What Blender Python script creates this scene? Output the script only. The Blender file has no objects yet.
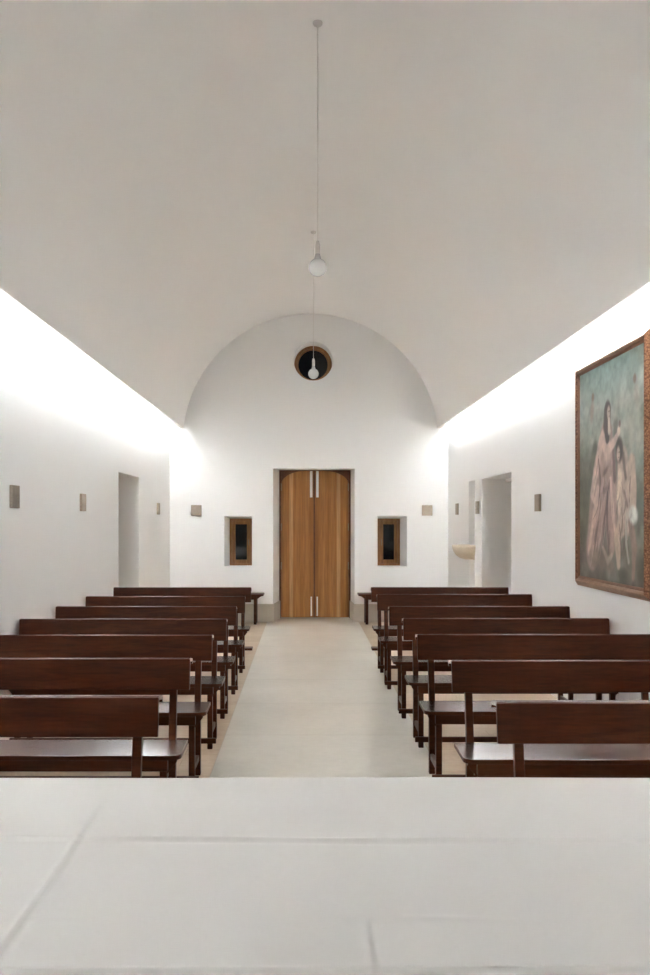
import bpy, bmesh, math, random
import numpy as np
from mathutils import Vector, Matrix
random.seed(7)
S = bpy.context.scene
COL = S.collection
R = math.radians

# ---------------------------------------------------------------- place constants (metres)
XL, XR = -2.124, 2.282          # faces of the side walls
YB, YF = 14.257, -2.6           # face of the entrance wall / face of the wall behind the viewer
VX, VZ, VR = 0.103, 2.858, 2.022   # barrel vault: axis and radius
ZLIP = 3.065
ZTOP = 3.345                     # top of the side coves

# ---------------------------------------------------------------- node helpers
def new_mat(name):
    m = bpy.data.materials.new(name); m.use_nodes = True
    nt = m.node_tree
    b = nt.nodes['Principled BSDF']
    return m, nt, b
def N(nt, t, **kw):
    n = nt.nodes.new(t)
    for k, v in kw.items():
        if k in n.inputs.keys() if isinstance(k, str) else False: n.inputs[k].default_value = v
        else: setattr(n, k, v)
    return n
def L(nt, a, b): nt.links.new(a, b)
def srgb(r, g, b):
    f = lambda c: (c/255/12.92) if c/255 <= .04045 else ((c/255+.055)/1.055)**2.4
    return (f(r), f(g), f(b), 1)
def coords(nt, scale=(1,1,1), rnd=False, world=False):
    if world:
        g = nt.nodes.new('ShaderNodeNewGeometry'); out = g.outputs['Position']
    else:
        tc = nt.nodes.new('ShaderNodeTexCoord'); out = tc.outputs['Object']
    if rnd:
        oi = nt.nodes.new('ShaderNodeObjectInfo')
        mul = nt.nodes.new('ShaderNodeVectorMath'); mul.operation = 'ADD'
        sc = nt.nodes.new('ShaderNodeVectorMath'); sc.operation = 'SCALE'; sc.inputs[0].default_value = (13, 7, 5)
        L(nt, oi.outputs['Random'], sc.inputs['Scale'])
        L(nt, out, mul.inputs[0]); L(nt, sc.outputs[0], mul.inputs[1]); out = mul.outputs[0]
    mp = nt.nodes.new('ShaderNodeMapping'); mp.inputs['Scale'].default_value = scale
    L(nt, out, mp.inputs['Vector'])
    return mp.outputs[0]
def noise(nt, vec, scale, detail=4, rough=.5, dist=0):
    n = nt.nodes.new('ShaderNodeTexNoise')
    n.inputs['Scale'].default_value = scale; n.inputs['Detail'].default_value = detail
    n.inputs['Roughness'].default_value = rough; n.inputs['Distortion'].default_value = dist
    L(nt, vec, n.inputs['Vector']); return n.outputs['Fac']
def ramp(nt, fac, stops):
    r = nt.nodes.new('ShaderNodeValToRGB')
    els = r.color_ramp.elements
    while len(els) < len(stops): els.new(.5)
    for e, (p, c) in zip(els, stops): e.position = p; e.color = c
    L(nt, fac, r.inputs['Fac']); return r.outputs['Color']
def mix(nt, fac, a, b, mode='MIX'):
    m = nt.nodes.new('ShaderNodeMix'); m.data_type = 'RGBA'; m.blend_type = mode
    if isinstance(fac, (int, float)): m.inputs['Factor'].default_value = fac
    else: L(nt, fac, m.inputs['Factor'])
    for s, v in ((m.inputs[6], a), (m.inputs[7], b)):
        if isinstance(v, tuple): s.default_value = v
        else: L(nt, v, s)
    return m.outputs[2]
def bump(nt, b, h, strength=.2, dist=.01):
    n = nt.nodes.new('ShaderNodeBump'); n.inputs['Strength'].default_value = strength
    n.inputs['Distance'].default_value = dist
    L(nt, h, n.inputs['Height']); L(nt, n.outputs[0], b.inputs['Normal'])

# ---------------------------------------------------------------- materials
def m_plaster(name, c):
    m, nt, b = new_mat(name)
    v = coords(nt, world=True)
    n = noise(nt, v, 1.3, 3)
    c2 = tuple(x*.975 for x in c[:3]) + (1,)
    L(nt, mix(nt, n, c, c2), b.inputs['Base Color'])
    b.inputs['Roughness'].default_value = .85
    b.inputs['Specular IOR Level'].default_value = .2
    bump(nt, b, noise(nt, v, 60, 4), .06, .003)
    return m
WALL = m_plaster('white_plaster', (.885, .882, .876, 1))
PASSAGE = m_plaster('shade_beige_passage_plaster', (.36, .30, .25, 1))  # darker tone puts the shade inside the side doorways into the colour
VAULT = m_plaster('white_vault_plaster', (.90, .885, .868, 1))

def m_wood(name, dark, light, scale, rough=.35, coat=0, bumps=.1, rnd=True):
    m, nt, b = new_mat(name)
    v = coords(nt, scale, rnd=rnd)
    n1 = noise(nt, v, 3, 6, .6, .6)
    n2 = noise(nt, v, 11, 4, .6)
    c = mix(nt, .35, ramp(nt, n1, [(.3, dark), (.72, light)]), ramp(nt, n2, [(.35, dark), (.7, light)]))
    L(nt, c, b.inputs['Base Color'])
    b.inputs['Roughness'].default_value = rough
    b.inputs['Coat Weight'].default_value = coat; b.inputs['Coat Roughness'].default_value = .22
    bump(nt, b, n2, bumps, .002)
    return m
PEW = m_wood('dark_varnished_pew_wood', (.026, .0058, .0014, 1), (.082, .0210, .0048, 1), (.9, 9, 9), .42)
PEW.node_tree.nodes['Principled BSDF'].inputs['Specular IOR Level'].default_value = .18
SEAT = m_wood('polished_pew_seat_wood', (.034, .010, .0050, 1), (.095, .029, .014, 1), (.9, 9, 9), .27, .9, .02)
FRAMEW = m_wood('window_frame_oak', srgb(120, 74, 38), srgb(190, 134, 80), (7, 7, .8), .45)

# door boards: stripes running up, pale sapwood stripes mirrored about the meeting edge
def m_door():
    m, nt, b = new_mat('door_oak_boards')
    g = nt.nodes.new('ShaderNodeNewGeometry')
    sx = nt.nodes.new('ShaderNodeSeparateXYZ'); L(nt, g.outputs['Position'], sx.inputs[0])
    sub = nt.nodes.new('ShaderNodeMath'); sub.operation = 'SUBTRACT'; sub.inputs[1].default_value = .18
    L(nt, sx.outputs['X'], sub.inputs[0])
    ab = nt.nodes.new('ShaderNodeMath'); ab.operation = 'ABSOLUTE'; L(nt, sub.outputs[0], ab.inputs[0])
    mu = nt.nodes.new('ShaderNodeMath'); mu.operation = 'DIVIDE'; mu.inputs[1].default_value = .6; L(nt, ab.outputs[0], mu.inputs[0])
    A, B_, C_, D_ = (.40, .165, .040, 1), (.48, .22, .062, 1), (.62, .36, .155, 1), (.34, .138, .038, 1)
    st = ramp(nt, mu.outputs[0], [(0, D_), (.12, A), (.24, B_), (.36, A), (.50, B_), (.585, A), (.62, C_), (.68, C_), (.72, A), (.84, B_), (.92, D_), (1, A)])
    v = coords(nt, (16, 16, .7), world=True)
    n = noise(nt, v, 2.2, 6, .65, .4)
    gr = ramp(nt, n, [(.3, (.62, .58, .52, 1)), (.75, (1.25, 1.25, 1.22, 1))])
    L(nt, mix(nt, .85, st, gr, 'MULTIPLY'), b.inputs['Base Color'])
    b.inputs['Roughness'].default_value = .5
    bump(nt, b, n, .12, .003)
    return m
DOORW = m_door()
DOORDK = m_wood('door_dark_oak', (.10, .036, .014, 1), (.19, .075, .03, 1), (3, 3, 6), .45)

def m_stone(name, c1, c2, scale, rough, joints=None, j=.0):
    m, nt, b = new_mat(name)
    v = coords(nt, world=True)
    n = noise(nt, v, scale, 6, .6, .3)
    c = ramp(nt, n, [(.32, c1), (.7, c2)])
    n2 = noise(nt, v, scale*14, 3)
    c = mix(nt, .25, c, ramp(nt, n2, [(.35, c1), (.7, c2)]))
    if joints:
        bk = nt.nodes.new('ShaderNodeTexBrick')
        mp = nt.nodes.new('ShaderNodeMapping'); mp.inputs['Location'].default_value = joints[3]
        L(nt, v, mp.inputs['Vector']); L(nt, mp.outputs[0], bk.inputs['Vector'])
        bk.inputs['Scale'].default_value = 1
        bk.inputs['Brick Width'].default_value = joints[0]; bk.inputs['Row Height'].default_value = joints[1]
        bk.inputs['Mortar Size'].default_value = joints[2]; bk.inputs['Mortar Smooth'].default_value = .3
        bk.offset = 0.0 if len(joints) < 5 else joints[4]
        bk.inputs['Color1'].default_value = (1, 1, 1, 1); bk.inputs['Color2'].default_value = (.93, .915, .89, 1)
        bk.inputs['Mortar'].default_value = (.72, .69, .64, 1)
        c = mix(nt, 1.0, c, bk.outputs['Color'], 'MULTIPLY')
    L(nt, c, b.inputs['Base Color'])
    b.inputs['Roughness'].default_value = rough
    bump(nt, b, n2, .05, .002)
    return m
AISLE = m_stone('polished_limestone_slabs', (.455, .425, .37, 1), (.57, .535, .472, 1), 1.1, .33, (1.46, 1.18, .006, (.59, .35, 0)))
BOARDS = m_stone('pale_floor_boards', (.38, .28, .185, 1), (.53, .41, .29, 1), 1.6, .42, (2.2, .14, .003, (0, 0, 0), .37))
PLINTH = m_stone('plinth_stone', (.52, .465, .395, 1), (.62, .565, .49, 1), 3, .6)
TILE = m_stone('plaque_stone', (.31, .25, .19, 1), (.42, .35, .28, 1), 9, .6)
FONT = m_stone('font_limestone', (.54, .45, .34, 1), (.68, .60, .48, 1), 6, .55)

def m_plain(name, c, rough=.5, metal=0, **kw):
    m, nt, b = new_mat(name)
    v = coords(nt)
    n = noise(nt, v, 8, 3)
    L(nt, mix(nt, n, c, tuple(x*.92 for x in c[:3]) + (1,)), b.inputs['Base Color'])
    b.inputs['Roughness'].default_value = rough; b.inputs['Metallic'].default_value = metal
    for k, val in kw.items(): b.inputs[k.replace('_', ' ')].default_value = val
    return m
STEEL = m_plain('brushed_steel', (.95, .93, .88, 1), .34, .55)
BRASS = m_plain('aged_hinge_metal', (.34, .27, .19, 1), .4, .8)
OPAL = m_plain('opal_glass', (.86, .86, .85, 1), .18, 0, Transmission_Weight=.45)
CABLE = m_plain('pale_cable', (.80, .78, .75, 1), .6)
SOCKET = m_plain('white_porcelain', (.66, .63, .60, 1), .35)
LINTEL = m_plain('white_painted_wood', (.72, .69, .65, 1), .5)
ALU = m_plain('aluminium', (.6, .6, .6, 1), .4, .8)
def m_glass():
    m, nt, b = new_mat('window_glass')
    b.inputs['Base Color'].default_value = (.02, .02, .022, 1)
    v = coords(nt)
    L(nt, ramp(nt, noise(nt, v, 2, 2), [(0, (.03,)*3+(1,)), (1, (.07,)*3+(1,))]), b.inputs['Roughness'])
    b.inputs['Transmission Weight'].default_value = .85
    b.inputs['IOR'].default_value = 1.45; b.inputs['Specular IOR Level'].default_value = .3
    return m
GLASS = m_glass()

def m_cloth():
    m, nt, b = new_mat('white_linen')
    v = coords(nt)
    n = noise(nt, v, 2.5, 4)
    L(nt, mix(nt, n, (.55, .53, .51, 1), (.585, .565, .545, 1)), b.inputs['Base Color'])
    b.inputs['Roughness'].default_value = .9
    b.inputs['Specular IOR Level'].default_value = .15
    w1 = nt.nodes.new('ShaderNodeTexWave'); w1.bands_direction = 'X'; w1.inputs['Scale'].default_value = 380
    w2 = nt.nodes.new('ShaderNodeTexWave'); w2.bands_direction = 'Y'; w2.inputs['Scale'].default_value = 380
    L(nt, v, w1.inputs['Vector']); L(nt, v, w2.inputs['Vector'])
    mm = nt.nodes.new('ShaderNodeMath'); mm.operation = 'ADD'
    L(nt, w1.outputs['Fac'], mm.inputs[0]); L(nt, w2.outputs['Fac'], mm.inputs[1])
    bump(nt, b, mm.outputs[0], .05, .0005)
    return m
LINEN = m_cloth()

def m_gilt():
    m, nt, b = new_mat('carved_copper_gilt')
    v = coords(nt)
    vo = nt.nodes.new('ShaderNodeTexVoronoi'); vo.inputs['Scale'].default_value = 75
    L(nt, v, vo.inputs['Vector'])
    c = ramp(nt, vo.outputs['Distance'], [(.05, (.40, .20, .11, 1)), (.5, (.24, .10, .05, 1)), (.85, (.13, .05, .025, 1))])
    L(nt, c, b.inputs['Base Color'])
    b.inputs['Roughness'].default_value = .42; b.inputs['Metallic'].default_value = .25
    inv = nt.nodes.new('ShaderNodeMath'); inv.operation = 'SUBTRACT'; inv.inputs[0].default_value = 1
    L(nt, vo.outputs['Distance'], inv.inputs[1])
    bump(nt, b, inv.outputs[0], .6, .006)
    return m
GILT = m_gilt()
GILTP = m_wood('smooth_copper_moulding', (.17, .065, .03, 1), (.27, .12, .06, 1), (5, 5, 5), .38)

GILTH = m_wood('lit_pale_gilding', (.30, .165, .10, 1), (.46, .28, .19, 1), (8, 8, 8), .40)  # paleness stands in for cove light catching the top frame bar
GILTH.node_tree.nodes['Principled BSDF'].inputs['Metallic'].default_value = .2
def m_emit(name, c, s):
    m, nt, b = new_mat(name)
    v = coords(nt)
    L(nt, mix(nt, noise(nt, v, 3), c, c), b.inputs['Emission Color'])
    b.inputs['Emission Strength'].default_value = s
    b.inputs['Base Color'].default_value = (.8, .8, .8, 1)
    return m
LED = m_emit('lit_led_diffuser', (.96, 1.01, 1.05, 1), 154)

# ---------------------------------------------------------------- mesh helpers
def add_box(bm, x0, x1, y0, y1, z0, z1, M=None):
    vs = [bm.verts.new(Vector(p)) for p in ((x0,y0,z0),(x1,y0,z0),(x1,y1,z0),(x0,y1,z0),(x0,y0,z1),(x1,y0,z1),(x1,y1,z1),(x0,y1,z1))]
    for f in ((0,3,2,1),(4,5,6,7),(0,1,5,4),(1,2,6,5),(2,3,7,6),(3,0,4,7)): bm.faces.new([vs[i] for i in f])
    if M is not None:
        for v in vs: v.co = M @ v.co
    return vs
def add_prism(bm, poly, a0, a1, axis='x'):
    """extrude a 2-D outline along an axis; poly given in the two other axes in order"""
    def P(a, p):
        return {'x': (a, p[0], p[1]), 'y': (p[0], a, p[1]), 'z': (p[0], p[1], a)}[axis]
    A = [bm.verts.new(P(a0, p)) for p in poly]; B = [bm.verts.new(P(a1, p)) for p in poly]
    n = len(poly)
    bm.faces.new(A); bm.faces.new(B[::-1])
    for i in range(n): bm.faces.new((A[i], B[i], B[(i+1) % n], A[(i+1) % n]))
def add_frustum(bm, q0, q1, y0, y1):
    """box with two different X/Z rectangles at two Y's: q = (x0, x1, z0, z1)"""
    def ring(q, y): return [bm.verts.new(p) for p in ((q[0],y,q[2]),(q[1],y,q[2]),(q[1],y,q[3]),(q[0],y,q[3]))]
    A, B = ring(q0, y0), ring(q1, y1)
    bm.faces.new(A); bm.faces.new(B[::-1])
    for i in range(4): bm.faces.new((A[i], B[i], B[(i+1) % 4], A[(i+1) % 4]))
def add_lathe(bm, prof, n=32, c=(0,0,0), axis='z'):
    rings = []
    for r, h in prof:
        if r < 1e-6: rings.append([bm.verts.new(Vector(c) + (Vector((0,0,h)) if axis == 'z' else Vector((0,h,0))))])
        else:
            ring = []
            for i in range(n):
                a = 2*math.pi*i/n
                p = Vector((r*math.cos(a), r*math.sin(a), h)) if axis == 'z' else Vector((r*math.cos(a), h, r*math.sin(a)))
                ring.append(bm.verts.new(Vector(c) + p))
            rings.append(ring)
    for A, B in zip(rings, rings[1:]):
        for i in range(n):
            j = (i+1) % n
            if len(A) == 1 and len(B) == 1: continue
            if len(A) == 1: bm.faces.new((A[0], B[j], B[i]))
            elif len(B) == 1: bm.faces.new((A[i], A[j], B[0]))
            else: bm.faces.new((A[i], A[j], B[j], B[i]))
    for ring in (rings[0], rings[-1]):
        if len(ring) > 2: bm.faces.new(ring)
def obj(name, bm, mat, parent=None, bevel=0, smooth=False, loc=None, seg=2):
    bmesh.ops.recalc_face_normals(bm, faces=bm.faces)
    me = bpy.data.meshes.new(name); bm.to_mesh(me); bm.free()
    me.materials.append(mat)
    if smooth:
        for p in me.polygons: p.use_smooth = True
    o = bpy.data.objects.new(name, me); COL.objects.link(o)
    if parent: o.parent = parent
    if loc is not None: o.location = loc
    if bevel:
        md = o.modifiers.new('bevel', 'BEVEL'); md.width = bevel; md.segments = seg; md.limit_method = 'ANGLE'
        md.harden_normals = False
    return o
def boxobj(name, dims, mat, parent=None, bevel=0, M=None):
    bm = bmesh.new(); add_box(bm, *dims, M=M); return obj(name, bm, mat, parent, bevel)
def empty(name, loc, label=None, cat=None, group=None, kind=None, rz=0):
    o = bpy.data.objects.new(name, None); COL.objects.link(o)
    o.location = loc; o.rotation_euler = (0, 0, rz); o.empty_display_size = .1
    return tag(o, label, cat, group, kind)
def tag(o, label=None, cat=None, group=None, kind=None):
    if label: o['label'] = label
    if cat: o['category'] = cat
    if group: o['group'] = group
    if kind: o['kind'] = kind
    return o
def struct(o, label=None, cat=None): return tag(o, label, cat, kind='structure')
def cut(o, cutters):
    """carve openings and bake them into the mesh"""
    tmp = []
    for bm in cutters:
        bmesh.ops.recalc_face_normals(bm, faces=bm.faces)
        me = bpy.data.meshes.new('c'); bm.to_mesh(me); bm.free()
        c = bpy.data.objects.new('c', me); COL.objects.link(c); tmp.append(c)
        md = o.modifiers.new('cut', 'BOOLEAN'); md.object = c; md.operation = 'DIFFERENCE'; md.solver = 'EXACT'
    dg = bpy.context.evaluated_depsgraph_get(); dg.update()
    me = bpy.data.meshes.new_from_object(o.evaluated_get(dg))
    o.modifiers.clear(); o.data = me
    for c in tmp:
        m = c.data; bpy.data.objects.remove(c); bpy.data.meshes.remove(m)

# ================================================================= THE SETTING
T = .62          # side wall thickness
BT = .85         # entrance wall thickness
# floor: the paved aisle and the two boarded pew areas
AX0, AX1 = -.59, .865
o = boxobj('floor', (XL-T-.9, XR+T+.9, YF-.3, YB+BT+.3, -.2, -.02), PLINTH); struct(o, 'stone sub floor of the chapel', 'floor')
o = boxobj('floor_aisle', (AX0, AX1, 2.9, YB+BT-.02, -.02, 0), AISLE); struct(o, 'pale limestone aisle running to the entrance door', 'floor')
o = boxobj('floor_boards_left', (XL-T-.9, AX0, 2.9, YB, -.02, 0), BOARDS); struct(o, 'pale boarded floor under the left pews', 'floor')
o = boxobj('floor_boards_right', (AX1, XR+T+.9, 2.9, YB, -.02, 0), BOARDS); struct(o, 'pale boarded floor under the right pews', 'floor')
o = boxobj('floor_sanctuary', (XL-T-.9, XR+T+.9, YF-.3, 2.9, -.02, 0), AISLE); struct(o, 'limestone floor around the altar', 'floor')

# entrance wall with door, two slit windows and the oculus
DX0, DX1, DZ, DY = -.408, .769, 2.440, YB+.62        # door leaf plane
WY = YB+.48                                          # window frame plane
wall_back = boxobj('wall_back', (XL-T, XR+T, YB, YB+BT, 0, 5.6), WALL)
cs = []
bm = bmesh.new(); add_frustum(bm, (-.491, .802, -.05, 2.432), (DX0, DX1, -.05, DZ), YB-.001, DY); cs.append(bm)
bm = bmesh.new(); add_box(bm, DX0, DX1, DY-.002, YB+BT+.1, -.05, DZ); cs.append(bm)
WIN = [(-1.263, -.824, -1.217, -.842), (1.163, 1.631, 1.205, 1.572)]
WZ0, WZ1 = .872, 1.640
for a0, a1, b0, b1 in WIN:
    bm = bmesh.new(); add_frustum(bm, (a0, a1, .880, 1.679), (b0, b1, WZ0, WZ1), YB-.001, WY); cs.append(bm)
    bm = bmesh.new(); add_box(bm, b0, b1, WY-.002, YB+BT+.1, WZ0, WZ1); cs.append(bm)
OX, OZ, ORr = .147, 4.132, .307
bm = bmesh.new(); add_lathe(bm, [(ORr, -.01), (ORr, BT+.1)], 64, (OX, YB, OZ), 'y'); cs.append(bm)
cut(wall_back, cs); struct(wall_back, 'white plastered entrance wall with a wooden double door', 'wall')

# side walls
def side_wall(name, x0, x1, cutters, label):
    o = boxobj(name, (x0, x1, YF, YB, 0, ZTOP+.3), WALL); cut(o, cutters); struct(o, label, 'wall')
    return o
LD = (10.305, 11.585, 2.161); RD = (9.90, 11.56, 2.139)
bm = bmesh.new(); add_box(bm, XL-T-.1, XL+.05, LD[0], LD[1], -.05, LD[2])
side_wall('wall_left', XL-T, XL, [bm], 'white plastered left wall')
bm = bmesh.new(); add_box(bm, XR-.05, XR+T+.1, RD[0], RD[1], -.05, RD[2])
bm2 = bmesh.new(); add_box(bm2, XR-.05, XR+.16, 12.02, 12.45, -.05, 2.147)
side_wall('wall_right', XR, XR+T, [bm, bm2], 'white plastered right wall')
o = boxobj('wall_front', (XL-T, XR+T, YF-.3, YF, 0, 5.6), WALL); struct(o, 'white wall behind the altar', 'wall')
# closing walls behind the side doorways
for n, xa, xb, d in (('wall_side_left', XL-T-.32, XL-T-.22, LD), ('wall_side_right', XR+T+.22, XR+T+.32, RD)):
    o = boxobj(n, (xa, xb, d[0]-.5, d[1]+.5, 0, 2.6), PASSAGE); struct(o, 'wall of the side passage, toned beige for shade', 'wall')
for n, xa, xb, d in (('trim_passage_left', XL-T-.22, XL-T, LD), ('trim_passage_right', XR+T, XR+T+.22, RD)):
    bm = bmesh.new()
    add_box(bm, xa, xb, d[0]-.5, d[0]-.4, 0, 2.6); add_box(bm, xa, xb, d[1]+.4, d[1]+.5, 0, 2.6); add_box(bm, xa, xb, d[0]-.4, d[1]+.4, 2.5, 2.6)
    struct(obj(n, bm, PASSAGE), 'lining of the side passage, toned beige for shade', 'wall')
# frame head inside the right doorway
bm = bmesh.new(); add_box(bm, XR+.30, XR+.36, RD[0], RD[1], 2.10, RD[2])
struct(obj('trim_1', bm, LINTEL, bevel=.003), 'pale door lining inside the right doorway', 'trim')

# barrel vault (a shell with real thickness)
TH = .055
a0 = math.asin((ZLIP-VZ)/VR)
bm = bmesh.new(); NS = 96
prev = None
for i in range(NS+1):
    a = a0 + (math.pi-2*a0)*i/NS
    ring = []
    for y in (YF, YB):
        for r in (VR, VR+TH): ring.append(bm.verts.new((VX+r*math.cos(a), y, VZ+r*math.sin(a) if i not in (0, NS) else ZLIP)))
    if prev:
        A, B = prev, ring
        bm.faces.new((A[0], A[2], B[2], B[0])); bm.faces.new((A[1], B[1], B[3], A[3]))
        bm.faces.new((A[0], B[0], B[1], A[1])); bm.faces.new((A[2], A[3], B[3], B[2]))
    else: bm.faces.new((ring[0], ring[1], ring[3], ring[2]))
    prev = ring
bm.faces.new((prev[0], prev[2], prev[3], prev[1]))
o = obj('ceiling', bm, VAULT, smooth=True)
o.data.polygons.foreach_set('use_smooth', [abs(p.normal.y) < .5 and p.area > .02 for p in o.data.polygons])
md = o.modifiers.new('edges', 'EDGE_SPLIT'); md.split_angle = R(30)
struct(o, 'white plastered barrel vault', 'ceiling')
xo = math.sqrt((VR+TH)**2-(ZTOP-VZ)**2)
for n, xa, xb in (('ceiling_cove_left', XL, VX-xo), ('ceiling_cove_right', VX+xo, XR)):
    struct(boxobj(n, (xa, xb, YF, YB, ZTOP, ZTOP+.06), WALL), 'top of the light cove beside the vault', 'ceiling')
# stone plinth on the entrance wall
def plinth(n, xa, xb, xo_, yo, lab, sgn):
    bm = bmesh.new()
    add_box(bm, xa, xb, YB-.016, YB, 0, .285)
    # returns into the splayed door reveal
    poly = [(xo_, YB-.016), (xo_, YB), (yo, DY-.012), (yo + .016*sgn, DY-.012), (xo_ + .016*sgn, YB-.016)]
    add_prism(bm, poly, 0, .285, 'z')
    struct(obj(n, bm, PLINTH, bevel=.003), lab, 'baseboard')
plinth('baseboard_left', XL, -.491, -.491, DX0, 'low stone plinth left of the door', 1)
plinth('baseboard_right', .802, XR, .802, DX1, 'low stone plinth right of the door', -1)

# ---- entrance door
door = empty('door_1', ((DX0+DX1)/2, DY, 0), 'tall oak double door with steel bolts in the entrance wall', 'door', kind='structure')
def P(o):   # parts are built in world space: bring them under their parent
    if o.parent:
        p = o.parent; off = Vector((0,0,0))
        while p: off += p.location; p = p.parent
        o.data.transform(Matrix.Translation(-off)) if o.data else None
    return o
MEET = .170
def leaf(xa, xb, hinge_x, sgn):
    bm = bmesh.new(); n = 6; w = (xb-xa)/n
    for i in range(n):
        x0, x1, c = xa+i*w, xa+(i+1)*w, .003
        add_prism(bm, [(x0, DY+.045), (x0, DY+c), (x0+c, DY), (x1-c, DY), (x1, DY+c), (x1, DY+.045)], .008, DZ-.012, 'z')
    lf = P(obj('door_leaf', bm, DOORW, door))
    bx = MEET - sgn*.036*1
    for z0, z1 in ((1.99, 2.425), (.03, .35)):
        w2 = .021 if z0 > 1 else .012
        bxx = MEET - sgn*((.051) if z0 > 1 else .049)
        b1 = bmesh.new(); add_box(b1, bxx-w2, bxx+w2, DY-.014, DY-.0005, z0, z1)
        b1o = obj('bolt', b1, STEEL, lf, .003); P(b1o)
        b2 = bmesh.new()
        zz = z0+.03 if z0 > 1 else z1-.03
        add_lathe(b2, [(.006, 0), (.006, .014), (.012, .016), (.012, .028), (0, .030)], 16, (0, 0, 0), 'y')
        for v in b2.verts: v.co = Vector((bxx + v.co.x, DY-.014 - v.co.y, zz + v.co.z))
        k = obj('bolt_knob', b2, STEEL, lf, smooth=True); P(k)
    for zz in (.86, 1.50, 2.16):
        b3 = bmesh.new(); add_lathe(b3, [(.009, -.06), (.009, .06)], 14, (hinge_x, DY-.008, zz))
        P(obj('hinge', b3, BRASS, lf, smooth=False))
leaf(DX0+.03, MEET-.002, DX0+.034, 1)
leaf(MEET+.002, DX1-.03, DX1-.034, -1)
bm = bmesh.new()   # frame
add_box(bm, DX0, DX0+.028, DY-.01, DY+.05, 0, DZ); add_box(bm, DX1-.028, DX1, DY-.01, DY+.05, 0, DZ); add_box(bm, DX0+.028, DX1-.028, DY-.01, DY+.05, DZ-.012, DZ)
P(obj('door_frame', bm, DOORDK, door, .002))
for s in (-1, 1):  # curved dark corner pieces at the head of each leaf
    xc = DX0+.03 if s < 0 else DX1-.03
    poly = [(xc, DZ-.013)]
    n = 16
    for i in range(n+1):
        t = i/n*math.pi/2
        poly.append((xc - s*(.40*(1-math.cos(t))) , DZ-.013 - .23*(1-math.sin(t))))
    poly = [poly[0]] + poly[1:][::-1]
    bm = bmesh.new(); add_prism(bm, poly, DY-.016, DY-.001, 'y')
    P(obj('corner_panel', bm, DOORDK, door, .003))
P(boxobj('meeting_strip', (MEET-.012, MEET+.012, DY-.008, DY-.0005, .01, DZ-.014), DOORDK, door, .002))

# ---- slit windows
for k, (a0_, a1_, b0, b1) in enumerate(WIN):
    side = 'left' if k == 0 else 'right'
    w = empty('window_%d' % (k+1), ((b0+b1)/2, WY, WZ0), 'small oak casement window %s of the entrance door' % side, 'window', kind='structure')
    bm = bmesh.new()
    def rect_frame(bm, x0, x1, z0, z1, t, y0, y1):
        add_box(bm, x0, x0+t, y0, y1, z0, z1); add_box(bm, x1-t, x1, y0, y1, z0, z1)
        add_box(bm, x0+t, x1-t, y0, y1, z0, z0+t); add_box(bm, x0+t, x1-t, y0, y1, z1-t, z1)
    rect_frame(bm, b0, b1, WZ0, WZ1, .035, WY, WY+.09)
    P(obj('window_frame', bm, FRAMEW, w, .004))
    bm = bmesh.new()
    rect_frame(bm, b0+.036, b1-.036, WZ0+.036, WZ1-.036, .058, WY+.018, WY+.07)
    sh = P(obj('sash', bm, FRAMEW, w, .006))
    P(boxobj('pane', (b0+.092, b1-.092, WY+.040, WY+.046, WZ0+.092, WZ1-.092), GLASS, w))
    hx = b0+.065 if k else b1-.065
    P(boxobj('window_handle', (hx-.006, hx+.006, WY+.002, WY+.018, 1.2, 1.30), BRASS, w, .003))
# ---- round window
w = empty('window_3', (OX, YB+.35, OZ), 'round porthole window with a wooden ring high above the entrance door', 'window', kind='structure')
bm = bmesh.new(); y0 = YB+.33
def ringmesh(bm, c, r0, r1, ya, yb, n=64):
    pts = []
    for i in range(n):
        a = 2*math.pi*i/n; d = (math.cos(a), math.sin(a))
        pts.append([bm.verts.new((c[0]+r*d[0], y, c[1]+r*d[1])) for r, y in ((r0, ya), (r1, ya), (r1, yb), (r0, yb))])
    for i in range(n):
        A, B = pts[i], pts[(i+1) % n]
        for k in range(4): bm.faces.new((A[k], A[(k+1) % 4], B[(k+1) % 4], B[k]))
ringmesh(bm, (OX, OZ), .262, ORr-.001, y0, y0+.08)
P(obj('window_frame', bm, FRAMEW, w, .006))
bm = bmesh.new(); ringmesh(bm, (OX, OZ), .238, .263, y0+.02, y0+.06)
P(obj('sash', bm, FRAMEW, w, .004))
bm = bmesh.new(); add_lathe(bm, [(.240, y0+.038), (.240, y0+.044)], 64, (OX, 0, OZ), 'y')
P(obj('pane', bm, GLASS, w))

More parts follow.
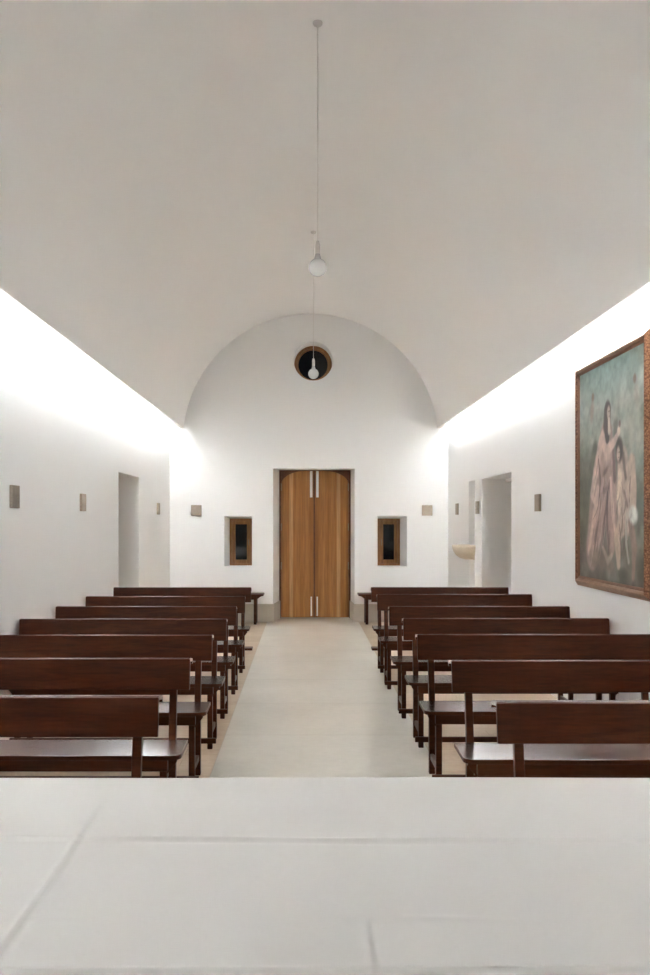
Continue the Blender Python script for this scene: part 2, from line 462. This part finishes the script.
# ================================================================= PEWS
def make_pew(PL):
    root = empty('church_pew', (0, 0, 0))
    h = PL/2; st, sb = .465, .441
    # seat: rounded front corners
    r = .05; poly = [(-h+.004, -.085), (h-.004, -.085)]
    for cx, a_ in ((h-r, 0), (-h+r, -90)):
        for i in range(6):
            a = R(a_ - 90*i/5); poly.append((cx + r*math.cos(a), -.411+r + r*math.sin(a)))
    bm = bmesh.new(); add_prism(bm, poly, sb, st, 'z')
    for f in bm.faces: f.material_index = 0 if abs(f.normal.z) > .5 or len(f.verts) > 4 else 1
    so = obj('seat', bm, SEAT, root, .004); so.data.materials.append(PEW)
    boxobj('apron', (-h+.062, h-.062, -.410, -.380, .388, sb), PEW, root, .003)
    # end frames
    lx = h-.088
    lean = math.atan2(.062, .875-.45)
    def post(sx):
        x0, x1 = sx-.018, sx+.018
        return [(x0, x1)]
    for s in (-1, 1):
        x = s*lx
        bm = bmesh.new()          # rear leg runs up as the back post
        add_prism(bm, [(-.045, 0), (-.085, 0), (-.083, .46), (-.016, .862), (.016, .862), (-.045, .46)], x-.019, x+.019, 'x')
        obj('rear_leg', bm, PEW, root, .004)
        bm = bmesh.new()
        add_prism(bm, [(-.335, 0), (-.376, 0), (-.376, .432), (-.335, .432)], x-.018, x+.018, 'x')
        obj('front_leg', bm, PEW, root, .004)
        bm = bmesh.new(); add_box(bm, x-.012, x+.012, -.335, -.084, .092, .130)
        obj('side_stretcher', bm, PEW, root, .003)
        bm = bmesh.new(); add_box(bm, x-.013, x+.013, -.335, -.084, .382, .432)
        obj('side_rail', bm, PEW, root, .003)
        bm = bmesh.new()          # small corbel under the overhanging seat end
        add_prism(bm, [(x+s*.018, sb), (x+s*.066, sb), (x+s*.066, sb-.016), (x+s*.018, sb-.075)], -.372, -.340, 'y')
        obj('corbel', bm, PEW, root, .002)
    # low rail along the front feet
    boxobj('foot_rail', (-lx-.045, lx+.045, -.398, -.376, .045, .082), PEW, root, .003)
    # raked back board on the sitter's side of the posts
    bm = bmesh.new()
    m = Matrix.Translation((0, -.036, .795)) @ Matrix.Rotation(-lean, 4, 'X')
    add_box(bm, -h, h, -.011, .011, -.080, .080, M=m)
    obj('backrest', bm, PEW, root, .004)
    # elbow board behind the top of the back
    bm = bmesh.new()
    m = Matrix.Translation((0, .045, .858)) @ Matrix.Rotation(R(-8), 4, 'X')
    add_prism(bm, [(-.062, .010), (.045, .010), (.058, .000), (.058, -.022), (.046, -.020), (.040, -.008), (-.062, -.008)], -h+.003, h-.003, 'x')
    for v in bm.verts: v.co = m @ v.co
    obj('elbow_rest', bm, SEAT, root, .002)
    return root
def copy_thing(root):
    r = root.copy(); COL.objects.link(r)
    for k in list(r.keys()):
        if k in ('label',): del r[k]
    for ch in list(root.children):
        c = ch.copy(); COL.objects.link(c); c.parent = r
    return r
LEFT = [(3.73, -.597), (4.76, -.598), (5.74, -.583), (6.68, -.572), (7.65, -.572), (8.67, -.565), (9.84, -.576)]
RIGHT = [(3.62, .768), (4.69, .764), (5.77, .722), (6.72, .738), (7.66, .722), (8.92, .722), (9.86, .734)]
ords = ['nearest the white altar cloth', 'second from the white altar cloth', 'third from the white altar cloth', 'fourth of seven from the altar cloth',
        'third from the last before the door', 'last but one before the door', 'farthest from the altar cloth']
protos = {1.50: make_pew(1.50), 1.53: make_pew(1.53)}; used = set()
for side, rows, s in (('left', LEFT, -1), ('right', RIGHT, 1)):
    for i, (y, xe) in enumerate(rows):
        PL = 1.50 if i in (0, 1, 6) else 1.53
        o = copy_thing(protos[PL]) if PL in used else protos[PL]; used.add(PL)
        cx = xe + s*PL/2
        lo, hi = XL+.012+PL/2, XR-.012-PL/2
        cx = min(max(cx, lo), hi)
        o.location = (cx, y, 0)
        tag(o, 'dark brown wooden pew %s of the aisle, %s' % (side, ords[i]), 'pew', 'pews in the %s block' % side)

# backless benches against the entrance wall
def make_wall_bench(x_free, s, label):
    """x_free: aisle end; s = +1 runs to the right wall"""
    Lb = 1.30; root = empty('wall_bench', (x_free + s*Lb/2, YB-.21, 0), label, 'bench', 'backless benches on the entrance wall')
    h = Lb/2
    boxobj('seat', (-h, h, -.17, .17, .442, .470), PEW, root, .005)
    lx = h-.13
    for q in (-1, 1):
        x = q*lx
        for y in (-.13, .13):
            boxobj('leg', (x-.022, x+.022, y-.022, y+.022, 0, .442), PEW, root, .003)
        bm = bmesh.new()   # shaped end bracket under the overhang
        a = x+q*.022; b = q*(h-.02)
        add_prism(bm, [(a, .442), (b, .442), (b-q*.03, .428), (a, .385)], -.145, -.115, 'y')
        obj('bracket', bm, PEW, root, .002)
    boxobj('apron', (-lx+.022, lx-.022, -.145, -.120, .382, .442), PEW, root, .003)
    return root
make_wall_bench(-.625, -1, 'dark backless bench against the entrance wall, left of the door')
make_wall_bench(.842, 1, 'dark backless bench against the entrance wall, right of the door')

# low kneelers behind the last pew on each side
def make_kneeler(cx, label):
    root = empty('kneeler', (cx, 10.60, 0), label, 'kneeler', 'low kneelers behind the last pews')
    h = .74
    boxobj('knee_board', (-h, h, -.08, .08, .085, .112), PEW, root, .004)
    for q in (-1, 1): boxobj('foot', (q*(h-.16)-.02, q*(h-.16)+.02, -.075, .075, 0, .085), PEW, root, .003)
make_kneeler(-.606-.74, 'low dark kneeler board on the floor behind the last left pew')
make_kneeler(.795+.74, 'low dark kneeler board on the floor behind the last right pew')

# ================================================================= ALTAR AND CLOTH
AZ = .9435
AXa, AXb, AYa, AYb = -1.08, 1.24, 1.02, 2.27
al = empty('altar', ((AXa+AXb)/2, (AYa+AYb)/2, 0), 'altar table under the white linen cloth in the foreground', 'altar')
boxobj('table_top', (-1.155, 1.155, -.62, .62, AZ-.09, AZ), FONT, al, .006)
boxobj('pedestal', (-.80, .80, -.38, .38, .08, AZ-.09), FONT, al, .006)
boxobj('base', (-.88, .88, -.45, .45, 0, .08), FONT, al, .006)
from mathutils import noise as mn
def cloth():
    bm = bmesh.new()
    x0, x1, y0, y1 = AXa-.006, AXb+.006, AYa-.006, AYb+.006
    drop = .30; nx, ny, nd = 440, 360, 20
    def topz(x, y):
        z = AZ+.0055
        n = mn.noise(Vector((x*1.4, y*2.2, 0)))*.0022 + mn.noise(Vector((x*.8+5, y*9, 2)))*.0010
        def crease(d, w, a): return a*math.exp(-(d/w)**2)
        wob = mn.noise(Vector((x*1.7, 3, y)))*.018
        amp = .5+.7*abs(mn.noise(Vector((x*2.1, 9, 1))))
        z += crease(y-1.842-wob-(x*-.012), .007, .0048*amp)
        z -= crease(y-1.822-wob-(x*-.012), .009, .0030*amp)
        z += crease(y-1.305-wob*.6, .007, .0045)
        fa = min(1, max(0, (2.1-y)/.2)); xw = mn.noise(Vector((2, y*1.6, 0)))*.012
        z += crease(x+.465-xw, .006, .0044)*fa
        z -= crease(x+.452-xw, .007, .0025)*fa
        if y < 1.5: z += crease(x-.098, .005, .0045)*min(1, (1.5-y)/.1)
        z += crease(y-1.46-mn.noise(Vector((x*2.5, 1, 4)))*.02, .010, .0020)*max(0, mn.noise(Vector((x*3, 0, 0)))+.2)
        return max(z + n, AZ+.0015)
    us = [x0+(x1-x0)*i/nx for i in range(nx+1)]; vs = [y0+(y1-y0)*j/ny for j in range(ny+1)]
    top = [[bm.verts.new((x, y, topz(x, y))) for y in vs] for x in us]
    for i in range(nx):
        for j in range(ny): bm.faces.new((top[i][j], top[i+1][j], top[i+1][j+1], top[i][j+1]))
    per = [(i, 0, (0,-1)) for i in range(nx+1)] + [(nx, j, (1,0)) for j in range(1, ny+1)] + \
          [(i, ny, (0,1)) for i in range(nx-1, -1, -1)] + [(0, j, (-1,0)) for j in range(ny-1, 0, -1)]
    n = len(per); prev = [top[i][j] for i, j, _ in per]; s = 0
    for d in range(1, nd+1):
        t = d/nd; row = []
        for k, (i, j, nn) in enumerate(per):
            b = top[i][j].co
            ph = k/n*2*math.pi
            wv = (.006*math.sin(ph*23)+.005*math.sin(ph*37+1))*t + .003*min(1, t*8)
            nv = Vector((nn[0], nn[1], 0))
            if (i in (0, nx)) and (j in (0, ny)):
                nv = Vector((1 if i else -1, 1 if j else -1, 0)).normalized()
            row.append(bm.verts.new(Vector((b.x, b.y, b.z - drop*t)) + nv*(.002+max(0, wv))))
        for k in range(n):
            k2 = (k+1) % n
            bm.faces.new((prev[k], row[k], row[k2], prev[k2]))
        prev = row
    o = obj('altar_cloth', bm, LINEN, smooth=True)
    md = o.modifiers.new('thick', 'SOLIDIFY'); md.thickness = .0015; md.offset = 1
    return tag(o, 'white linen cloth with pressed fold creases spread over the foreground altar', 'altar cloth')
cloth()

# ================================================================= PENDANT BULBS
def pendant(x, y, label):
    ztop = VZ + math.sqrt(VR**2-(x-VX)**2)
    zc = 3.268; r = .060
    root = empty('pendant_bulb', (x, y, ztop), label, 'pendant lamp', 'bare bulbs hanging from the vault')
    bm = bmesh.new(); add_lathe(bm, [(0, .004), (.032, .002), (.032, -.010), (.026, -.020), (.012, -.026), (0, -.026)], 32)
    obj('canopy', bm, SOCKET, root, smooth=False)
    bm = bmesh.new(); add_lathe(bm, [(.0026, -.024), (.0026, zc-ztop+r+.10)], 10)
    obj('cable', bm, CABLE, root, smooth=True)
    b = zc-ztop
    bm = bmesh.new(); add_lathe(bm, [(0, b+.176), (.008, b+.174), (.013, b+.160), (.016, b+.145), (.016, b+.092), (.017, b+.088), (0, b+.088)], 24)
    obj('socket', bm, SOCKET, root, smooth=False)
    prof = [(0, b+.100), (.014, b+.098), (.0155, b+.085)]
    for i in range(15):
        a = R(66 - 156*i/14); prof.append((r*math.cos(a), b + r*math.sin(a)))
    prof[-1] = (0, b-r)
    bm = bmesh.new(); add_lathe(bm, prof, 40)
    obj('bulb', bm, OPAL, root, smooth=True)
pendant(.090, 5.92, 'white globe bulb on a long cable, nearer and higher in the photo')
pendant(.107, 10.2, 'white globe bulb on a cable, in front of the round window')

# ================================================================= COVE LIGHTS (hidden behind the vault's edges)
xs = math.sqrt((VR+TH)**2-(3.235-VZ)**2)
for n, xc, q in (('left', VX-xs, -1), ('right', VX+xs, 1)):
    y0_, y1_ = .5, YB-.55
    root = empty('cove_light', (xc+q*.003, (y0_+y1_)/2, 3.265), 'long strip light hidden in the cove above the %s wall' % n, 'strip light', 'cove strip lights')
    hl = (y1_-y0_)/2
    def sx(a, b): return (a, b) if q > 0 else (-b, -a)
    bm = bmesh.new()
    for (a, b), z0, z1 in ((sx(0, .004), -.030, .030), (sx(.004, .014), -.030, -.026), (sx(.004, .014), .026, .030)): add_box(bm, a, b, -hl, hl, z0, z1)
    obj('channel', bm, ALU, root)
    a, b = sx(.0045, .012)
    boxobj('diffuser', (a, b, -hl, hl, -.025, .025), LED, root)

# ================================================================= WALL PLAQUES
def plaque(wall, a, label, z=1.777):
    s = .083; t = .024
    if wall == 'left': loc = (XL, a, z); rz = R(90)
    elif wall == 'right': loc = (XR, a, z); rz = R(-90)
    else: loc = (a, YB, z); rz = 0
    bm = bmesh.new(); add_box(bm, -s, s, -t, 0, -s, s)
    root = obj('wall_plaque', bm, TILE, bevel=.004)
    root.location = loc; root.rotation_euler = (0, 0, rz)
    bm = bmesh.new()
    add_box(bm, -s+.018, s-.018, -t-.004, -t+.001, -.026, -.018); add_box(bm, -s+.018, s-.018, -t-.004, -t+.001, .018, .026)
    obj('relief_band', bm, TILE, root, .001)
    tag(root, label, 'wall plaque', 'square stone plaques on the walls')
plaque('left', 6.57, 'small beige square plaque on the left wall, nearest the altar')
plaque('left', 8.60, 'small beige square plaque just before the left doorway')
plaque('left', 13.05, 'small beige square plaque between the left doorway and the corner')
plaque('back', -1.704, 'small beige square plaque beside the left slit window', 1.768)
plaque('back', 1.949, 'small beige square plaque beside the right slit window', 1.768)
plaque('right', 13.35, 'small beige square plaque on the right wall, beyond the stone font')
plaque('right', 11.785, 'small beige square plaque between the right doorway and the tall niche')
plaque('right', 8.74, 'small beige square plaque between the painting and the right doorway')

# ================================================================= HOLY WATER FONT
def font():
    root = empty('holy_water_font', (XR, 12.20, 1.09), 'pale stone holy water font projecting from the right wall', 'font')
    bm = bmesh.new(); n = 28; prof = [(.02, 0), (.10, .003), (.165, .022), (.215, .060), (.245, .108), (.262, .160), (.266, .178), (.250, .178), (.235, .150), (.19, .09), (.11, .055), (.0, .05)]
    rings = []
    for r, z in prof:
        rings.append([bm.verts.new((-max(r, .0)*math.sin(math.pi*i/n)*1.0, -max(r, .001)*.80*math.cos(math.pi*i/n), z)) for i in range(n+1)])
    for A, B in zip(rings, rings[1:]):
        for i in range(n): bm.faces.new((A[i], A[i+1], B[i+1], B[i]))
    # flat back against the wall
    outer = [rg[0] for rg in rings[:8]] + [rg[-1] for rg in rings[:8]][::-1]
    bmesh.ops.remove_doubles(bm, verts=bm.verts, dist=1e-5)
    o = obj('bowl', bm, FONT, root, smooth=True)
    md = o.modifiers.new('thick', 'SOLIDIFY'); md.thickness = .012; md.offset = 1
    boxobj('back_plate', (-.012, -.0005, -.17, .17, -.01, .178), FONT, root, .003)
font()

# ================================================================= PAINTING
PY0, PY1, PZ0, PZ1 = 5.88, 7.465, 1.071, 2.870
def painting():
    root = empty('framed_painting', (XR, (PY0+PY1)/2, PZ0), 'large framed religious oil painting of draped figures on the right wall', 'painting')
    W, H = PY1-PY0, PZ1-PZ0; fw = .095
    # frame bars in local coords: x from wall (0) outwards (-), y along wall, z up
    def bar(p0, p1, inward, name_prof, mat, nm):
        # p0->p1 outer corner points (y,z); mitred
        bm = bmesh.new(); d = (Vector(p1)-Vector(p0)); Ln = d.length; d.normalize(); nrm = Vector(inward)
        A = [bm.verts.new((-x, *(Vector(p0)+nrm*w+d*w))) for w, x in name_prof]
        B = [bm.verts.new((-x, *(Vector(p1)+nrm*w-d*w))) for w, x in name_prof]
        n = len(A); bm.faces.new(A); bm.faces.new(B[::-1])
        for i in range(n): bm.faces.new((A[i], B[i], B[(i+1) % n], A[(i+1) % n]))
        return obj(nm, bm, mat, root)
    h = W/2
    outer = [(0, .001), (0, .014), (.006, .016), (.034, .043), (.044, .046), (.056, .038), (.060, .028), (.060, .001)]
    inner = [(.061, .001), (.061, .031), (.068, .032), (.078, .026), (.082, .020), (.082, .001)]
    segs = [((-h, 0), (h, 0), (0, 1)), ((h, 0), (h, H), (-1, 0)), ((h, H), (-h, H), (0, -1)), ((-h, H), (-h, 0), (1, 0))]
    for p0, p1, nn in segs:
        bar(p0, p1, nn, outer, GILT if nn[0] else GILTH, 'frame_bar'); bar(p0, p1, nn, inner, GILTP, 'inner_moulding')
    # canvas, painted
    nu, nv = 150, 180
    U, V = np.meshgrid(np.linspace(0, 1, nu), np.linspace(0, 1, nv), indexing='ij')   # u: door end -> altar end, v up
    rng = np.random.RandomState(3)
    def vnoise(fx, fy):
        g = rng.rand(int(fx)+2, int(fy)+2); x = U*fx; y = V*fy
        i = x.astype(int); j = y.astype(int); a = x-i; b = y-j; a = a*a*(3-2*a); b = b*b*(3-2*b)
        return (g[i, j]*(1-a)+g[i+1, j]*a)*(1-b) + (g[i, j+1]*(1-a)+g[i+1, j+1]*a)*b
    def fbm(fx, fy): return vnoise(fx, fy)*.5+vnoise(fx*2, fy*2)*.3+vnoise(fx*4, fy*4)*.2
    img = np.zeros((nu, nv, 3))
    def c(r, g, b): return np.array([r, g, b])/255.
    ks = [(0, c(84, 74, 68)), (.18, c(104, 95, 86)), (.38, c(100, 100, 86)), (.6, c(124, 130, 118)), (.8, c(146, 154, 146)), (1, c(124, 156, 152))]
    for ch in range(3): img[..., ch] = np.interp(V, [k[0] for k in ks], [k[1][ch] for k in ks])
    def blend(mask, col):
        m = np.clip(mask, 0, 1)[..., None]; img[:] = img*(1-m) + col*m
    n1, n2 = fbm(4, 5), fbm(7, 9)
    blend((n1-.45)*1.6, c(150, 160, 148)); blend((.5-n2)*1.2*(V < .75), c(70, 76, 66))
    def ell(u, v, ru, rv, ang, col, a=1., soft=.35, tex=0):
        dx, dy = (U-u)*1.0, (V-v)*1.17; ca, sa = math.cos(R(ang)), math.sin(R(ang))
        X, Y = (dx*ca+dy*sa)/ru, (-dx*sa+dy*ca)/(rv*1.17)
        d = np.sqrt(X*X+Y*Y); m = np.clip((1-d)/soft, 0, 1)*a
        if tex: m = m*(1-tex+tex*n2*2)
        blend(m, col)
    def stroke(pts, w, col, a=1., soft=.6):
        best = np.full(U.shape, 9.)
        for k in range(len(pts)-1):
            ax, ay = pts[k]; bx, by = pts[k+1]
            px, py = U-ax, (V-ay)*1.17; ex, ey = bx-ax, (by-ay)*1.17
            t = np.clip((px*ex+py*ey)/(ex*ex+ey*ey), 0, 1)
            ww = w[k]*(1-t)+w[k+1]*t if isinstance(w, list) else w
            best = np.minimum(best, np.hypot(px-ex*t, py-ey*t)/ww)
        blend(np.clip((1-best)/soft, 0, 1)*a, col)
    skin, skl, rob, robl, robd, dk = c(176, 154, 138), c(204, 186, 168), c(156, 128, 120), c(192, 164, 154), c(104, 80, 78), c(66, 52, 50)
    # glow behind the heads, dark foliage at the left edge
    ell(.60, .66, .30, .20, 0, c(168, 164, 150), .7, .9); ell(.90, .60, .16, .14, 0, c(176, 178, 166), .6, .9)
    ell(.08, .42, .16, .26, 0, c(74, 74, 54), .6, .8, .5); ell(.95, .35, .14, .22, 0, c(92, 104, 88), .7, .8)
    for k in range(90):   # loose brushwork: clouds above, rocks and foliage below
        u, v = rng.rand(), rng.rand()
        if v > .5: col = [c(160, 168, 158), c(118, 144, 140), c(168, 164, 152), c(110, 128, 120)][k % 4]; a_ = .32
        else: col = [c(74, 72, 56), c(120, 108, 92), c(70, 60, 54), c(104, 112, 96)][k % 4]; a_ = .45
        ell(u, v, .03+.09*rng.rand(), .015+.05*rng.rand(), rng.randint(-60, 60), col, a_, .9, .5)
    # small winged child, upper far side, and one at the upper near side
    ell(.22, .80, .045, .075, -12, c(150, 128, 116), .8, .6); ell(.235, .865, .028, .026, 0, c(128, 100, 88), .9, .5); ell(.15, .83, .06, .035, 30, c(152, 160, 148), .7, .7)
    ell(.885, .80, .055, .09, 8, c(160, 156, 146), .8, .6); ell(.86, .87, .028, .026, 0, c(120, 96, 86), .9, .5); ell(.945, .87, .05, .075, -20, c(176, 186, 178), .75, .7)
    # shade around the group, then the standing draped figure
    stroke([(.60, .70), (.62, .45), (.58, .20)], [.05, .07, .08], c(84, 82, 74), .6); stroke([(.27, .62), (.14, .42), (.06, .18)], [.05, .06, .06], c(80, 82, 66), .7)
    stroke([(.45, .66), (.40, .50), (.31, .34), (.22, .12)], [.10, .15, .15, .11], rob, 1, .25)
    stroke([(.47, .66), (.50, .46), (.53, .28), (.53, .16)], [.09, .12, .10, .06], rob, 1, .25)
    stroke([(.37, .64), (.28, .50), (.22, .40), (.27, .36)], [.05, .05, .035, .02], robl, 1, .4); stroke([(.32, .42), (.24, .26), (.16, .12)], [.035, .035, .02], robl, .95, .4)
    stroke([(.50, .44), (.44, .30), (.36, .14)], [.018, .024, .016], robd, 1, .5); stroke([(.52, .46), (.56, .30), (.60, .20)], [.022, .026, .014], robl, 1, .4)
    stroke([(.41, .42), (.33, .28), (.25, .12)], [.018, .020, .014], robd, .9, .5); stroke([(.56, .60), (.58, .46)], [.024, .028], robd, .9, .5)
    stroke([(.33, .56), (.36, .46), (.34, .38)], [.012, .018, .010], robd, .9, .5); stroke([(.47, .40), (.47, .26), (.50, .12)], [.014, .02, .014], dk, .55, .6)
    ell(.47, .58, .07, .06, 0, robl, .9, .6); ell(.44, .50, .06, .018, 25, robd, .8, .6); ell(.45, .42, .055, .018, 30, robd, .7, .7)
    stroke([(.40, .66), (.46, .595), (.57, .625), (.63, .655)], [.05, .045, .032, .022], robl, 1, .35); ell(.64, .668, .030, .026, 0, skl, 1, .4); ell(.655, .70, .02, .02, 0, robd, .9, .5)
    stroke([(.47, .77), (.46, .71), (.47, .65)], [.060, .062, .035], dk, .95, .35); ell(.475, .775, .056, .056, 0, dk, 1, .35)
    ell(.49, .765, .030, .040, 0, skin, 1, .4); stroke([(.495, .73), (.50, .68)], [.020, .026], skl, 1, .4)
    ell(.36, .10, .26, .07, 5, c(98, 84, 74), .8, .6, .4)
    # second, half kneeling figure with pale cloth
    stroke([(.70, .54), (.70, .40), (.72, .28)], [.08, .11, .10], skin, 1, .25); stroke([(.82, .52), (.84, .40), (.84, .30)], [.055, .055, .04], skin, 1, .3)
    stroke([(.66, .48), (.64, .36), (.70, .26), (.80, .30)], [.036, .034, .03, .028], skl, 1, .35)
    stroke([(.72, .30), (.62, .20), (.64, .08)], [.07, .055, .03], skin, 1, .3); stroke([(.80, .28), (.86, .16), (.84, .04)], [.055, .045, .028], c(138, 112, 100))
    ell(.65, .585, .062, .066, 0, dk, 1, .35); stroke([(.70, .56), (.74, .46)], [.03, .02], dk, .6); ell(.635, .57, .030, .042, 0, skin, 1, .4)
    ell(.84, .30, .075, .048, -10, c(206, 208, 200), 1, .4, .3); stroke([(.76, .30), (.74, .20), (.78, .10)], [.03, .026, .018], c(178, 176, 166), .7)
    stroke([(.72, .40), (.76, .34)], [.015, .02], robd, .7); stroke([(.80, .46), (.79, .36)], [.010, .012], robd, .7)
    for k in range(70):   # folds of the draperies
        t = rng.rand(); fig = k % 2
        if fig == 0: u0, v0 = .24+.32*rng.rand(), .18+.42*rng.rand(); du, dv = -.05+.06*rng.rand() + (u0-.46)*.25, -.05-.10*rng.rand()
        else: u0, v0 = .62+.20*rng.rand(), .16+.32*rng.rand(); du, dv = -.04+.08*rng.rand(), -.04-.07*rng.rand()
        cc = [robl, robd, dk, skl, rob][rng.randint(5)]
        w_ = .004+.010*rng.rand()
        stroke([(u0, v0), (u0+du*.5+.01, v0+dv*.5), (u0+du, v0+dv)], [w_*.6, w_, w_*.4], cc, .5, .8)
    # faces, hands and hair details
    for fu, fv in ((.495, .765), (.638, .570)):
        stroke([(fu-.012, fv+.008), (fu-.004, fv+.008)], .004, dk, .8); stroke([(fu+.006, fv+.006), (fu+.014, fv+.006)], .004, dk, .8)
        stroke([(fu+.003, fv+.004), (fu+.004, fv-.008)], .003, robd, .7); stroke([(fu-.003, fv-.018), (fu+.008, fv-.018)], .003, robd, .8)
    # figures and rocks along the foot
    ell(.28, .10, .09, .05, 20, c(126, 106, 90), .8, .6, .5); ell(.50, .07, .10, .045, -10, c(120, 104, 88), .8, .6, .5); stroke([(.40, .15), (.48, .09), (.54, .12)], [.02, .03, .02], skin, .6)
    ell(.70, .04, .08, .04, 0, c(60, 56, 48), .8, .7); ell(.95, .08, .09, .09, 0, c(58, 60, 50), .7, .7)
    img *= (.84+.32*fbm(22, 26))[..., None]
    grey = img.mean(axis=2, keepdims=True); img = grey + (img-grey)*.88
    img = (img*1.10).clip(0, 1)**2.2
    bm = bmesh.new(); e = .080
    ys = np.linspace(h-e, -h+e, nu); zs = np.linspace(e, H-e, nv)
    g = [[bm.verts.new((-.019, y, z)) for z in zs] for y in ys]
    for i in range(nu-1):
        for j in range(nv-1): bm.faces.new((g[i][j], g[i+1][j], g[i+1][j+1], g[i][j+1]))
    add_box(bm, -.0185, -.002, -h+e, h-e, e, H-e)
    m, nt, b = new_mat('oil_paint')
    at = nt.nodes.new('ShaderNodeAttribute'); at.attribute_name = 'paint'
    v = coords(nt); L(nt, at.outputs['Color'], b.inputs['Base Color']); b.inputs['Roughness'].default_value = .38
    bump(nt, b, noise(nt, v, 40, 4), .15, .003)
    o = obj('canvas', bm, m, root)
    att = o.data.color_attributes.new('paint', 'FLOAT_COLOR', 'POINT')
    buf = np.ones((len(o.data.vertices), 4), dtype=np.float32); buf[:, :3] = .2
    buf[:nu*nv, :3] = img.reshape(-1, 3)
    att.data.foreach_set('color', buf.ravel())
painting()

# ================================================================= WORLD, CAMERA, RENDER
w = bpy.data.worlds.new('night'); S.world = w; w.use_nodes = True
bg = w.node_tree.nodes['Background']; bg.inputs[0].default_value = (.004, .005, .008, 1); bg.inputs[1].default_value = 1
cam = bpy.data.cameras.new('camera'); co = bpy.data.objects.new('camera', cam); COL.objects.link(co)
co.location = (0, 0, 1.6); co.rotation_euler = (R(90), 0, 0)
cam.sensor_fit = 'HORIZONTAL'; cam.sensor_width = 36; cam.lens = 900/650*36
cam.shift_x = 21/650; cam.shift_y = 33.5/650
cam.clip_start = .05; cam.clip_end = 100
S.camera = co
S.view_settings.view_transform = 'Standard'; S.view_settings.look = 'None'
S.view_settings.gamma = 1; S.view_settings.use_curve_mapping = False
S.view_settings.exposure = 0.0
cy = S.cycles
cy.max_bounces = 16; cy.diffuse_bounces = 12; cy.glossy_bounces = 6; cy.transmission_bounces = 8
cy.use_denoising = True
cy.sample_clamp_indirect = 0
cy.caustics_reflective = False
